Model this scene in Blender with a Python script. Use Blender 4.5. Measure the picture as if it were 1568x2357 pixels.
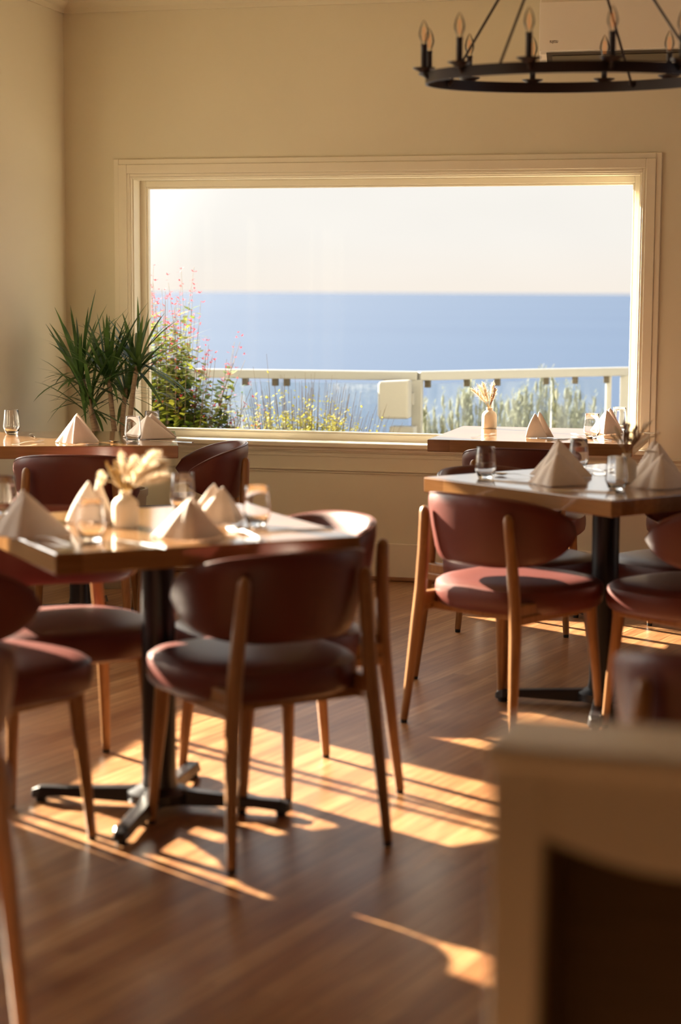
import bpy, math, random
from math import sin, cos, pi, radians as R, atan, hypot, atan2
from mathutils import Vector, Matrix

# ------------------------------------------------------------------ reset, camera, light, exposure
for o in list(bpy.data.objects):
    bpy.data.objects.remove(o)
scene = bpy.context.scene
col = scene.collection

CAM_H = 1.38
F_PX = 4256.0
YAW = R(14)
PITCH = atan((1178 - 672) / F_PX)
ROLL = R(0.3)
cd = bpy.data.cameras.new('camera')
cam = bpy.data.objects.new('camera', cd)
col.objects.link(cam)
cd.sensor_fit = 'HORIZONTAL'
cd.sensor_width = 24.0
cd.lens = F_PX / 1568 * 24.0
fw = Vector((-sin(YAW) * cos(PITCH), cos(YAW) * cos(PITCH), -sin(PITCH)))
rt = Vector((cos(YAW), sin(YAW), 0))
up = rt.cross(fw)
r2 = rt * cos(ROLL) + up * sin(ROLL)
u2 = up * cos(ROLL) - rt * sin(ROLL)
m = Matrix((r2, u2, -fw)).transposed().to_4x4()
m.translation = Vector((0, 0, CAM_H))
cam.matrix_world = m
cd.clip_start = 0.05
cd.clip_end = 60000
cd.dof.use_dof = True
cd.dof.focus_distance = 8.2
cd.dof.aperture_fstop = 2.0
scene.camera = cam

scene.view_settings.view_transform = 'Standard'
scene.view_settings.look = 'None'
scene.view_settings.gamma = 1.0
scene.view_settings.use_curve_mapping = False
scene.view_settings.exposure = 0.0

SUN_AZ = R(-30)      # direction the light travels, in the floor plane
SUN_EL = R(21)
sd = Vector((cos(SUN_AZ) * cos(SUN_EL), sin(SUN_AZ) * cos(SUN_EL), -sin(SUN_EL)))
sl = bpy.data.lights.new('sun', 'SUN')
sl.energy = 54.0
sl.angle = R(0.55)
sl.color = (1.0, 0.86, 0.66)
so = bpy.data.objects.new('sun', sl)
col.objects.link(so)
so.rotation_euler = sd.to_track_quat('-Z', 'Y').to_euler()
so.location = (-8, 12, 8)

world = bpy.data.worlds.new('sky')
scene.world = world
world.use_nodes = True
wt = world.node_tree
wt.nodes.clear()
wo = wt.nodes.new('ShaderNodeOutputWorld')
wb = wt.nodes.new('ShaderNodeBackground')
tc = wt.nodes.new('ShaderNodeTexCoord')
dp = wt.nodes.new('ShaderNodeVectorMath'); dp.operation = 'DOT_PRODUCT'
dp.inputs[1].default_value = (-sd.x, -sd.y, -sd.z)
wt.links.new(tc.outputs['Generated'], dp.inputs[0])
mr = wt.nodes.new('ShaderNodeMapRange')
mr.interpolation_type = 'SMOOTHSTEP'
mr.inputs['From Min'].default_value = 0.70
mr.inputs['From Max'].default_value = 1.0
mr.inputs['To Min'].default_value = 0.0
mr.inputs['To Max'].default_value = 1.0
wt.links.new(dp.outputs['Value'], mr.inputs['Value'])
sxyz = wt.nodes.new('ShaderNodeSeparateXYZ')
wt.links.new(tc.outputs['Generated'], sxyz.inputs[0])
ramp = wt.nodes.new('ShaderNodeValToRGB')
wt.links.new(sxyz.outputs['Z'], ramp.inputs[0])
cr = ramp.color_ramp
cr.elements[0].position = 0.0
cr.elements[0].color = (0.98, 0.89, 0.80, 1)
cr.elements[1].position = 0.03
cr.elements[1].color = (0.96, 0.915, 0.86, 1)
e = cr.elements.new(0.12); e.color = (1.0, 0.965, 0.92, 1)
e = cr.elements.new(0.5); e.color = (0.80, 0.86, 0.95, 1)
cn = wt.nodes.new('ShaderNodeTexNoise')
cn.inputs['Scale'].default_value = 6.0
cn.inputs['Detail'].default_value = 3.0
mp = wt.nodes.new('ShaderNodeMapping')
mp.inputs['Scale'].default_value = (1, 1, 3)
wt.links.new(tc.outputs['Generated'], mp.inputs[0])
wt.links.new(mp.outputs[0], cn.inputs['Vector'])
cm = wt.nodes.new('ShaderNodeMapRange')
cm.inputs['From Min'].default_value = 0.35
cm.inputs['From Max'].default_value = 0.7
cm.inputs['To Min'].default_value = 0.985
cm.inputs['To Max'].default_value = 1.03
wt.links.new(cn.outputs['Fac'], cm.inputs['Value'])
vm = wt.nodes.new('ShaderNodeVectorMath'); vm.operation = 'SCALE'
wt.links.new(ramp.outputs[0], vm.inputs[0])
wt.links.new(cm.outputs[0], vm.inputs['Scale'])
glow = wt.nodes.new('ShaderNodeMixRGB'); glow.blend_type = 'ADD'
glow.inputs['Color2'].default_value = (12.0, 11.3, 10.0, 1)
wt.links.new(mr.outputs[0], glow.inputs['Fac'])
wt.links.new(vm.outputs[0], glow.inputs['Color1'])
wt.links.new(glow.outputs[0], wb.inputs['Color'])
wb.inputs['Strength'].default_value = 1.0
wt.links.new(wb.outputs[0], wo.inputs[0])

# room dimensions
XL, XR, YB, YF, ZC = -3.56, 4.2, 8.63, -3.6, 2.78
WX0, WX1, WZ0, WZ1 = -3.207, -0.745, 0.652, 1.925       # back window opening
LW = [(6.975, 7.66, 0.70, 1.92), (5.255, 6.74, 0.70, 1.92), (3.2, 4.41, 0.70, 1.92)]  # windows of the left wall: y0, y1, z0, z1


def portal(name, loc, rot, sx, sy):
    l = bpy.data.lights.new(name, 'AREA')
    l.shape = 'RECTANGLE'; l.size = sx; l.size_y = sy
    l.cycles.is_portal = True
    o = bpy.data.objects.new(name, l)
    o.location = loc; o.rotation_euler = rot
    col.objects.link(o)


portal('window_daylight', ((WX0 + WX1) / 2, YB + .2, (WZ0 + WZ1) / 2), (R(-90), 0, 0), WX1 - WX0, WZ1 - WZ0)
RW = (5.9, 8.45, .55, 2.40)  # opening of the unseen right window, added to lift the wall brightness
portal('window_daylight', (XR + .18, (RW[0] + RW[1]) / 2, (RW[2] + RW[3]) / 2), (0, R(90), 0), RW[3] - RW[2], RW[1] - RW[0])
for (a, b, c, d) in LW:
    portal('window_daylight', (XL - .18, (a + b) / 2, (c + d) / 2), (0, R(-90), 0), d - c, b - a)


# ------------------------------------------------------------------ materials
def newmat(name):
    ma = bpy.data.materials.new(name)
    ma.use_nodes = True
    nt = ma.node_tree
    return ma, nt, nt.nodes['Principled BSDF']


def simple(name, c, rough=.5, metal=0., noise=0., nscale=30., bump=0., bscale=200., spec=.5, coat=0., sheen=0., stretch=(1, 1, 1)):
    ma, nt, b = newmat(name)
    b.inputs['Base Color'].default_value = (*c, 1)
    b.inputs['Roughness'].default_value = rough
    b.inputs['Metallic'].default_value = metal
    b.inputs['Specular IOR Level'].default_value = spec
    b.inputs['Coat Weight'].default_value = coat
    b.inputs['Sheen Weight'].default_value = sheen
    t = nt.nodes.new('ShaderNodeTexCoord')
    if noise:
        mp_ = nt.nodes.new('ShaderNodeMapping'); mp_.inputs['Scale'].default_value = stretch
        nt.links.new(t.outputs['Object'], mp_.inputs[0])
        n = nt.nodes.new('ShaderNodeTexNoise')
        n.inputs['Scale'].default_value = nscale; n.inputs['Detail'].default_value = 5
        nt.links.new(mp_.outputs[0], n.inputs['Vector'])
        r = nt.nodes.new('ShaderNodeValToRGB')
        r.color_ramp.elements[0].position = .3; r.color_ramp.elements[1].position = .7
        r.color_ramp.elements[0].color = (*[max(0, x * (1 - noise)) for x in c], 1)
        r.color_ramp.elements[1].color = (*[min(1, x * (1 + noise)) for x in c], 1)
        nt.links.new(n.outputs['Fac'], r.inputs[0])
        nt.links.new(r.outputs[0], b.inputs['Base Color'])
    if bump:
        n2 = nt.nodes.new('ShaderNodeTexNoise'); n2.inputs['Scale'].default_value = bscale
        nt.links.new(t.outputs['Object'], n2.inputs['Vector'])
        bm_ = nt.nodes.new('ShaderNodeBump'); bm_.inputs['Strength'].default_value = bump
        bm_.inputs['Distance'].default_value = .002
        nt.links.new(n2.outputs['Fac'], bm_.inputs['Height'])
        nt.links.new(bm_.outputs[0], b.inputs['Normal'])
    return ma


def wood(name, c1, c2, rough=.35, scale=18., stretch=(.6, 9, 9), axis_rot=0, coat=0.):
    ma, nt, b = newmat(name)
    t = nt.nodes.new('ShaderNodeTexCoord')
    mp_ = nt.nodes.new('ShaderNodeMapping')
    mp_.inputs['Scale'].default_value = stretch
    mp_.inputs['Rotation'].default_value = (0, 0, axis_rot)
    nt.links.new(t.outputs['Object'], mp_.inputs[0])
    n = nt.nodes.new('ShaderNodeTexNoise')
    n.inputs['Scale'].default_value = scale; n.inputs['Detail'].default_value = 6
    n.inputs['Distortion'].default_value = .6
    nt.links.new(mp_.outputs[0], n.inputs['Vector'])
    r = nt.nodes.new('ShaderNodeValToRGB')
    r.color_ramp.elements[0].position = .35; r.color_ramp.elements[1].position = .68
    r.color_ramp.elements[0].color = (*c1, 1); r.color_ramp.elements[1].color = (*c2, 1)
    nt.links.new(n.outputs['Fac'], r.inputs[0])
    nt.links.new(r.outputs[0], b.inputs['Base Color'])
    b.inputs['Roughness'].default_value = rough
    b.inputs['Coat Weight'].default_value = coat
    return ma


def planks(name, cs, width, length, ang, rough, grain=(1.2, 22, 22), gap=.0016, gapc=(.08, .04, .02), seed=0., coat=.0, jitter=.35):
    """boards running along the rotated x axis, tone changing board by board"""
    ma, nt, b = newmat(name)
    N = nt.nodes.new; L = nt.links.new
    t = N('ShaderNodeTexCoord')
    mp_ = N('ShaderNodeMapping'); mp_.vector_type = 'TEXTURE'
    mp_.inputs['Rotation'].default_value = (0, 0, ang)
    L(t.outputs['Object'], mp_.inputs[0])
    br = N('ShaderNodeTexBrick')
    br.offset = .37
    br.inputs['Scale'].default_value = 1.0
    br.inputs['Brick Width'].default_value = length
    br.inputs['Row Height'].default_value = width
    br.inputs['Mortar Size'].default_value = gap
    br.inputs['Mortar Smooth'].default_value = .3
    br.inputs['Bias'].default_value = 0
    br.inputs['Color1'].default_value = (0, 0, 0, 1)
    br.inputs['Color2'].default_value = (1, 1, 1, 1)
    br.inputs['Mortar'].default_value = (.5, .5, .5, 1)
    L(mp_.outputs[0], br.inputs['Vector'])
    bw = N('ShaderNodeRGBToBW'); L(br.outputs['Color'], bw.inputs[0])
    mg = N('ShaderNodeMapping'); mg.inputs['Scale'].default_value = grain
    L(mp_.outputs[0], mg.inputs[0])
    add = N('ShaderNodeVectorMath'); add.operation = 'MULTIPLY_ADD'
    add.inputs[1].default_value = (7, 13, 5)
    L(br.outputs['Color'], add.inputs[0]); L(mg.outputs[0], add.inputs[2])
    n = N('ShaderNodeTexNoise'); n.inputs['Scale'].default_value = 3.0; n.inputs['Detail'].default_value = 6
    n.inputs['Distortion'].default_value = .5
    L(add.outputs[0], n.inputs['Vector'])
    mx = N('ShaderNodeMath'); mx.operation = 'MULTIPLY_ADD'
    mx.inputs[1].default_value = jitter; L(bw.outputs[0], mx.inputs[0]); L(n.outputs['Fac'], mx.inputs[2])
    mr_ = N('ShaderNodeMapRange')
    mr_.inputs['From Min'].default_value = .3; mr_.inputs['From Max'].default_value = .7 + jitter
    L(mx.outputs[0], mr_.inputs['Value'])
    r = N('ShaderNodeValToRGB')
    r.color_ramp.elements[0].color = (*cs[0], 1); r.color_ramp.elements[1].color = (*cs[-1], 1)
    for i, c in enumerate(cs[1:-1]):
        e_ = r.color_ramp.elements.new((i + 1) / (len(cs) - 1)); e_.color = (*c, 1)
    L(mr_.outputs[0], r.inputs[0])
    mix = N('ShaderNodeMixRGB'); mix.inputs['Color2'].default_value = (*gapc, 1)
    L(br.outputs['Fac'], mix.inputs['Fac']); L(r.outputs[0], mix.inputs['Color1'])
    L(mix.outputs[0], b.inputs['Base Color'])
    n3 = N('ShaderNodeTexNoise'); n3.inputs['Scale'].default_value = 1.7; n3.inputs['Detail'].default_value = 3
    L(t.outputs['Object'], n3.inputs['Vector'])
    rr = N('ShaderNodeMapRange'); rr.inputs['To Min'].default_value = rough - .07; rr.inputs['To Max'].default_value = rough + .09
    L(n3.outputs['Fac'], rr.inputs['Value']); L(rr.outputs[0], b.inputs['Roughness'])
    bu = N('ShaderNodeBump'); bu.inputs['Strength'].default_value = .25; bu.inputs['Distance'].default_value = .001; bu.invert = True
    L(br.outputs['Fac'], bu.inputs['Height']); L(bu.outputs[0], b.inputs['Normal'])
    b.inputs['Coat Weight'].default_value = coat
    b.inputs['Coat Roughness'].default_value = .10
    return ma


def pane_mat(name, tint=(1, 1, 1), refl=1.0):
    ma = bpy.data.materials.new(name); ma.use_nodes = True
    nt = ma.node_tree; nt.nodes.clear()
    N = nt.nodes.new
    o = N('ShaderNodeOutputMaterial'); tr = N('ShaderNodeBsdfTransparent'); gl = N('ShaderNodeBsdfGlossy')
    fr = N('ShaderNodeFresnel'); fr.inputs[0].default_value = 1.45
    mx = N('ShaderNodeMath'); mx.operation = 'MULTIPLY'; mx.inputs[1].default_value = refl
    mi = N('ShaderNodeMixShader')
    tr.inputs[0].default_value = (*tint, 1); gl.inputs['Roughness'].default_value = .0
    nt.links.new(fr.outputs[0], mx.inputs[0]); nt.links.new(mx.outputs[0], mi.inputs[0])
    nt.links.new(tr.outputs[0], mi.inputs[1]); nt.links.new(gl.outputs[0], mi.inputs[2])
    nt.links.new(mi.outputs[0], o.inputs[0])
    return ma


def glass_mat(name):
    ma, nt, b = newmat(name)
    b.inputs['Base Color'].default_value = (1, 1, 1, 1)
    b.inputs['Roughness'].default_value = 0.0
    b.inputs['Transmission Weight'].default_value = 1.0
    b.inputs['IOR'].default_value = 1.46
    return ma


def leafmat(name, c1, c2, trans=.25, rough=.5, scale=8):
    ma, nt, b = newmat(name)
    t = nt.nodes.new('ShaderNodeTexCoord')
    n = nt.nodes.new('ShaderNodeTexNoise'); n.inputs['Scale'].default_value = scale
    nt.links.new(t.outputs['Object'], n.inputs['Vector'])
    r = nt.nodes.new('ShaderNodeValToRGB')
    r.color_ramp.elements[0].position = .35; r.color_ramp.elements[1].position = .65
    r.color_ramp.elements[0].color = (*c1, 1); r.color_ramp.elements[1].color = (*c2, 1)
    nt.links.new(n.outputs['Fac'], r.inputs[0])
    nt.links.new(r.outputs[0], b.inputs['Base Color'])
    b.inputs['Roughness'].default_value = rough
    tb = nt.nodes.new('ShaderNodeBsdfTranslucent')
    nt.links.new(r.outputs[0], tb.inputs[0])
    mi = nt.nodes.new('ShaderNodeMixShader'); mi.inputs[0].default_value = trans
    o = nt.nodes['Material Output']
    nt.links.new(b.outputs[0], mi.inputs[1]); nt.links.new(tb.outputs[0], mi.inputs[2])
    nt.links.new(mi.outputs[0], o.inputs[0])
    return ma


M = {}
M['wall'] = simple('wall_paint', (.755, .70, .54), .55, noise=.02, nscale=2, bump=.08, bscale=150)
M['bounce_cut'] = wood('bounce_cut_wall', (.07, .035, .018), (.11, .055, .028), .5)  # dark wood invented for the unseen walls, to cut light bounced from behind the camera
M['trim'] = simple('trim_paint', (.83, .77, .62), .35)
M['ceiling'] = simple('ceiling_paint', (.80, .69, .50), .7)
M['floor'] = planks('strip_floor', [(.17, .064, .026), (.24, .102, .040), (.33, .165, .070), (.47, .27, .13)], .062, 1.5, R(75), .33, gap=.0012, jitter=.30, coat=.0)
M['floor'].node_tree.nodes['Principled BSDF'].inputs['Specular IOR Level'].default_value = .34
M['shoe'] = wood('shoe_wood', (.25, .12, .05), (.36, .18, .08), .4)
M['table'] = planks('butcher_block', [(.15, .066, .022), (.22, .105, .038), (.30, .155, .060)], .055, .9, 0, .16, gap=.0003, gapc=(.3, .15, .06), jitter=.6, coat=.8)
M['chair_wood'] = wood('chair_oak', (.22, .095, .028), (.31, .145, .048), .38, scale=10, stretch=(8, 8, .7))
M['leather'] = simple('leather', (.105, .021, .015), .40, spec=.5, noise=.08, nscale=6, bump=.12, bscale=600)
M['piping'] = simple('leather_piping', (.11, .03, .024), .35)
M['black'] = simple('black_iron', (.012, .010, .012), .32, noise=.2, nscale=8)
M['rubber'] = simple('black_rubber', (.01, .01, .01), .7)
M['iron'] = simple('chandelier_iron', (.018, .011, .013), .38)
M['steel'] = simple('steel', (.75, .73, .70), .16, metal=1.)
M['napkin'] = simple('linen', (.80, .70, .62), .8, noise=.03, nscale=60, bump=.15, bscale=900, sheen=.2)
M['vase'] = simple('matte_ceramic', (.80, .70, .55), .65, bump=.05, bscale=80)
M['pampas'] = leafmat('pampas', (.74, .60, .42), (.86, .76, .60), .35, .9, 30)
M['sprig'] = simple('dried_brown_sprig', (.30, .14, .08), .8, noise=.2)
M['straw'] = simple('dried_stem', (.55, .38, .16), .8)
M['glass'] = glass_mat('tumbler_glass')
M['pane'] = pane_mat('window_glass', (.985, .99, .985), .05)
M['railpane'] = pane_mat('railing_glass', (.93, .96, .96), 1.)
_nt = M['railpane'].node_tree
_mx = _nt.nodes.new('ShaderNodeMixShader'); _df = _nt.nodes.new('ShaderNodeBsdfTranslucent'); _d2 = _nt.nodes.new('ShaderNodeBsdfDiffuse')
_ad = _nt.nodes.new('ShaderNodeMixShader'); _nz = _nt.nodes.new('ShaderNodeTexNoise'); _tc = _nt.nodes.new('ShaderNodeTexCoord'); _mp = _nt.nodes.new('ShaderNodeMapping')
_mp.inputs['Scale'].default_value = (9, 9, 2.2); _nz.inputs['Detail'].default_value = 5; _nz.inputs['Distortion'].default_value = 1.2; _nz.inputs['Scale'].default_value = 1.3
_rg = _nt.nodes.new('ShaderNodeMapRange'); _rg.inputs['From Min'].default_value = .35; _rg.inputs['From Max'].default_value = .75; _rg.inputs['To Min'].default_value = .0; _rg.inputs['To Max'].default_value = .045
_df.inputs[0].default_value = (.25, .26, .28, 1); _d2.inputs[0].default_value = (.25, .26, .28, 1)
_o = [n for n in _nt.nodes if n.type == 'OUTPUT_MATERIAL'][0]; _src = _o.inputs[0].links[0].from_socket
_nt.links.new(_tc.outputs['Object'], _mp.inputs[0]); _nt.links.new(_mp.outputs[0], _nz.inputs['Vector']); _nt.links.new(_nz.outputs['Fac'], _rg.inputs['Value'])
_nt.links.new(_df.outputs[0], _ad.inputs[1]); _nt.links.new(_d2.outputs[0], _ad.inputs[2])
_nt.links.new(_rg.outputs[0], _mx.inputs[0]); _nt.links.new(_src, _mx.inputs[1]); _nt.links.new(_ad.outputs[0], _mx.inputs[2]); _nt.links.new(_mx.outputs[0], _o.inputs[0])
M['bulbglass'] = pane_mat('bulb_glass', (.98, .95, .90), 1.1)
M['white_plastic'] = simple('white_plastic', (.86, .80, .70), .4)
M['dark_slot'] = simple('dark_slot', (.05, .04, .025), .5)
M['logo'] = simple('grey_print', (.05, .045, .04), .5)
M['console'] = simple('cream_paint', (.76, .75, .70), .22, spec=.8)
M['dark_wood'] = wood('dark_wood', (.05, .028, .01), (.08, .045, .015), .6)
M['leaf_dark'] = leafmat('dracaena_leaf', (.035, .09, .022), (.11, .20, .05), .25, .38, 9)
M['trunk'] = simple('palm_trunk', (.33, .22, .13), .8, noise=.3, nscale=30, stretch=(1, 1, 6))
M['pot'] = simple('pot_clay', (.35, .28, .2), .7)
M['soil'] = simple('soil', (.05, .03, .02), .95, bump=.5, bscale=60)
M['salvia_leaf'] = leafmat('salvia_leaf', (.05, .12, .015), (.28, .29, .04), .45, .5, 7)
M['flower'] = leafmat('pink_flower', (.42, .018, .035), (.55, .06, .08), .35, .6, 10)
M['twig'] = simple('brown_twig', (.10, .07, .05), .8, noise=.2)
M['shrub_leaf'] = leafmat('yellow_leaf', (.14, .15, .025), (.36, .33, .06), .4, .6, 10)
M['lavender'] = leafmat('grey_green_spike', (.12, .135, .085), (.22, .225, .15), .3, .8, 10)
M['rail_white'] = simple('white_rail', (.285, .288, .28), .4)
M['speaker'] = simple('speaker_white', (.29, .285, .27), .5)
M['concrete'] = simple('terrace_stone', (.30, .28, .25), .8, noise=.1, nscale=3)


def sea_mat():
    ma, nt, b = newmat('sea_water')
    N = nt.nodes.new; L = nt.links.new
    g = N('ShaderNodeNewGeometry')
    mp_ = N('ShaderNodeMapping'); mp_.inputs['Scale'].default_value = (.0012, .0035, 1)
    L(g.outputs['Position'], mp_.inputs[0])
    n = N('ShaderNodeTexNoise'); n.inputs['Scale'].default_value = 1.; n.inputs['Detail'].default_value = 8
    n.inputs['Roughness'].default_value = .65
    L(mp_.outputs[0], n.inputs['Vector'])
    r = N('ShaderNodeValToRGB')
    r.color_ramp.elements[0].position = .3; r.color_ramp.elements[1].position = .7
    r.color_ramp.elements[0].color = (.020, .041, .090, 1)
    r.color_ramp.elements[1].color = (.027, .051, .102, 1)
    L(n.outputs['Fac'], r.inputs[0]); L(r.outputs[0], b.inputs['Base Color'])
    b.inputs['Roughness'].default_value = .9
    b.inputs['Specular IOR Level'].default_value = .05
    return ma


M['sea'] = sea_mat()


# ------------------------------------------------------------------ mesh builder
class MB:
    def __init__(s):
        s.v = []; s.f = []

    def box(s, x0, x1, y0, y1, z0, z1):
        n = len(s.v)
        for z in (z0, z1):
            s.v += [(x0, y0, z), (x1, y0, z), (x1, y1, z), (x0, y1, z)]
        s.f += [(n, n + 3, n + 2, n + 1), (n + 4, n + 5, n + 6, n + 7), (n, n + 1, n + 5, n + 4),
                (n + 1, n + 2, n + 6, n + 5), (n + 2, n + 3, n + 7, n + 6), (n + 3, n, n + 4, n + 7)]
        return s

    def rings(s, rings, cap=True, closed=True):
        n = len(s.v); k = len(rings[0])
        for r in rings: s.v += [tuple(p) for p in r]
        for i in range(len(rings) - 1):
            for j in range(k if closed else k - 1):
                a = n + i * k + j; b = n + i * k + (j + 1) % k
                s.f.append((a, b, b + k, a + k))
        if cap:
            s.f.append(tuple(n + j for j in reversed(range(k))))
            s.f.append(tuple(n + (len(rings) - 1) * k + j for j in range(k)))
        return s

    def tube(s, pts, rad, seg=10, cap=True, squash=None):
        pts = [Vector(p) for p in pts]
        if not isinstance(rad, (list, tuple)): rad = [rad] * len(pts)
        rs = []
        prev = None
        for i, p in enumerate(pts):
            a = pts[max(0, i - 1)]; b = pts[min(len(pts) - 1, i + 1)]
            d = (b - a).normalized()
            if prev is None:
                ref = Vector((1, 0, 0)) if abs(d.x) < .9 else Vector((0, 1, 0))
                u = (ref - d * ref.dot(d)).normalized()
            else:
                u = (prev - d * prev.dot(d)).normalized()
            prev = u
            w = d.cross(u)
            sq = squash or 1.0
            rs.append([p + (u * cos(2 * pi * j / seg) + w * sin(2 * pi * j / seg) * sq) * rad[i] for j in range(seg)])
        return s.rings(rs, cap)

    def lathe(s, prof, seg=32, c=(0, 0, 0), cap=False):
        rs = [[(c[0] + r * cos(2 * pi * j / seg), c[1] + r * sin(2 * pi * j / seg), c[2] + z) for j in range(seg)] for r, z in prof]
        return s.rings(rs, cap)

    def grid(s, pts):
        """pts[i][j] surface"""
        n = len(s.v); k = len(pts[0])
        for r in pts: s.v += [tuple(p) for p in r]
        for i in range(len(pts) - 1):
            for j in range(k - 1):
                a = n + i * k + j
                s.f.append((a, a + 1, a + 1 + k, a + k))
        return s

    def prism(s, poly, z0, z1):
        return s.rings([[(x, y, z0) for x, y in poly], [(x, y, z1) for x, y in poly]])

    def build(s, name, mat, parent=None, smooth=True, bevel=0, subd=0, solid=0, loc=None, rotz=0, angle=40):
        me = bpy.data.meshes.new(name)
        me.from_pydata(s.v, [], s.f)
        me.validate()
        me.materials.append(mat)
        if smooth:
            for p in me.polygons: p.use_smooth = True
        o = bpy.data.objects.new(name, me)
        col.objects.link(o)
        if parent is not None: o.parent = parent
        if loc: o.location = loc
        o.rotation_euler.z = rotz
        if solid:
            mo = o.modifiers.new('solid', 'SOLIDIFY'); mo.thickness = solid; mo.offset = 0
        if bevel:
            mo = o.modifiers.new('bevel', 'BEVEL'); mo.width = bevel; mo.segments = 3; mo.limit_method = 'ANGLE'; mo.angle_limit = R(35)
        if subd:
            mo = o.modifiers.new('subd', 'SUBSURF'); mo.levels = subd; mo.render_levels = subd
        if smooth and not subd:
            try:
                me.set_sharp_from_angle(angle=R(angle))
            except Exception:
                pass
        return o


def thing(name, label, cat, loc=(0, 0, 0), rotz=0, group=None):
    o = bpy.data.objects.new(name, None)
    o.empty_display_size = .1
    col.objects.link(o)
    o.location = loc; o.rotation_euler.z = rotz
    o['label'] = label; o['category'] = cat
    if group: o['group'] = group
    return o


def tag(o, label, cat, group=None, kind=None):
    o['label'] = label; o['category'] = cat
    if group: o['group'] = group
    if kind: o['kind'] = kind
    return o


def struct(o):
    o['kind'] = 'structure'
    return o


def dup(root, loc, rotz, label, group=None):
    r = root.copy(); col.objects.link(r)
    r.location = loc; r.rotation_euler = (0, 0, rotz)
    r['label'] = label
    if group: r['group'] = group
    for ch in list(root.children):
        c = ch.copy(); col.objects.link(c); c.parent = r
        for g in list(ch.children):
            d = g.copy(); col.objects.link(d); d.parent = c
    return r


# ------------------------------------------------------------------ room shell
T = .16
b = MB()
b.box(XL - T, WX0, YB, YB + T, 0, ZC); b.box(WX1, XR + T, YB, YB + T, 0, ZC)
b.box(WX0, WX1, YB, YB + T, 0, WZ0); b.box(WX0, WX1, YB, YB + T, WZ1, ZC)
struct(b.build('wall_back', M['wall'], smooth=False))
b = MB()
ys = [YB] + [v for w_ in LW for v in (w_[1], w_[0])] + [YF - T]
for k in range(0, len(ys), 2):
    b.box(XL - T, XL, ys[k + 1], ys[k], 0, ZC)
for (a, c, d, e_) in LW:
    b.box(XL - T, XL, a, c, 0, d); b.box(XL - T, XL, a, c, e_, ZC)
struct(b.build('wall_left', M['wall'], smooth=False))
RW = (5.9, 8.45, .55, 2.40)
struct(MB().box(XR, XR + T, YF - T, RW[0], 0, ZC).box(XR, XR + T, RW[1], YB, 0, ZC).box(XR, XR + T, RW[0], RW[1], 0, RW[2]).box(XR, XR + T, RW[0], RW[1], RW[3], ZC)
       .build('wall_right', M['bounce_cut'], smooth=False))
struct(MB().box(XL, XR, YF - T, YF, 0, ZC).build('wall_front', M['bounce_cut'], smooth=False))
struct(MB().box(XL - T, XR + T, YF - T, YB + T, -.1, 0).build('floor', M['floor'], smooth=False))
struct(MB().box(XL - T, XR + T, YF - T, YB + T, ZC, ZC + .1).build('ceiling', M['ceiling'], smooth=False))

# baseboards with shoe moulding, crown
bb = struct(MB().box(XL + .02, XR, YB - .02, YB, 0, .18).build('baseboard_back', M['trim'], bevel=.004, smooth=False))
MB().box(XL + .04, XR, YB - .038, YB - .02, 0, .02).build('shoe_moulding', M['shoe'], bb, bevel=.006, smooth=False)
bl = struct(MB().box(XL, XL + .02, YF, YB - .02, 0, .18).build('baseboard_left', M['trim'], bevel=.004, smooth=False))
MB().box(XL + .02, XL + .038, YF, YB - .04, 0, .02).build('shoe_moulding', M['shoe'], bl, bevel=.006, smooth=False)
b = MB()
prof = [(0, 0), (.012, 0), (.016, .022), (.045, .045), (.05, .06), (0, .06)]
b.rings([[(XL + .0, YB - p, ZC - .06 + q) for p, q in prof], [(XR, YB - p, ZC - .06 + q) for p, q in prof]])
struct(b.build('trim_1', M['wall'], smooth=False))
b = MB()
b.rings([[(XL + p, YF, ZC - .06 + q) for p, q in prof], [(XL + p, YB - .001, ZC - .06 + q) for p, q in prof]])
struct(b.build('trim_2', M['wall'], smooth=False))

# wall panel lines below the big window
b = MB()
for z0, z1, d in ((.612, .622, .012), (.590, .598, .008), (.524, .531, .012), (.512, .518, .007)):
    b.box(XL + .3, XR, YB - d, YB, z0, z1)
b.box(XL + .3, XR, YB - .004, YB, .53, .612)
struct(b.build('trim_3', M['wall'], bevel=.002, smooth=False))


def frame(b, x0, x1, z0, z1, w, y0, y1, wb_=None):
    """rectangular frame whose outside is the given rectangle"""
    wb_ = w if wb_ is None else wb_
    b.box(x0, x0 + w, y0, y1, z0, z1); b.box(x1 - w, x1, y0, y1, z0, z1)
    b.box(x0 + w, x1 - w, y0, y1, z1 - w, z1)
    if wb_: b.box(x0 + w, x1 - w, y0, y1, z0, z0 + wb_)
    return b


win = struct(thing('window_1', '', '', ((WX0 + WX1) / 2, YB, WZ0)))
del win['label']; del win['category']
wx, wz = (WX0 + WX1) / 2, WZ0
hw = (WX1 - WX0) / 2
H = WZ1 - WZ0
c = MB()   # casing in stepped layers, sides and head
for (o1, i1, th) in ((.092, .066, .016), (.066, .022, .024), (.022, .008, .019), (.008, 0.0, .014)):
    c.box(-hw - o1, -hw - i1, -th, 0, -.02, H + o1); c.box(hw + i1, hw + o1, -th, 0, -.02, H + o1)
    c.box(-hw - i1, hw + i1, -th, 0, H + i1, H + o1)
c.build('casing', M['trim'], win, bevel=.003, smooth=False)
j = MB(); frame(j, -hw, hw, 0, H, .006, .0, .10)
j.build('jamb', M['trim'], win, smooth=False)
s_ = MB(); frame(s_, -hw + .006, hw - .006, .006, H - .006, .030, .088, .135, .036)
frame(s_, -hw + .036, hw - .036, .042, H - .036, .010, .096, .128, .010)
s_.build('sash', M['trim'], win, bevel=.003, smooth=False)
MB().box(-hw - .10, hw + .10, -.045, .088, -.014, .010).build('window_sill', M['trim'], win, bevel=.006, smooth=False)
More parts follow.
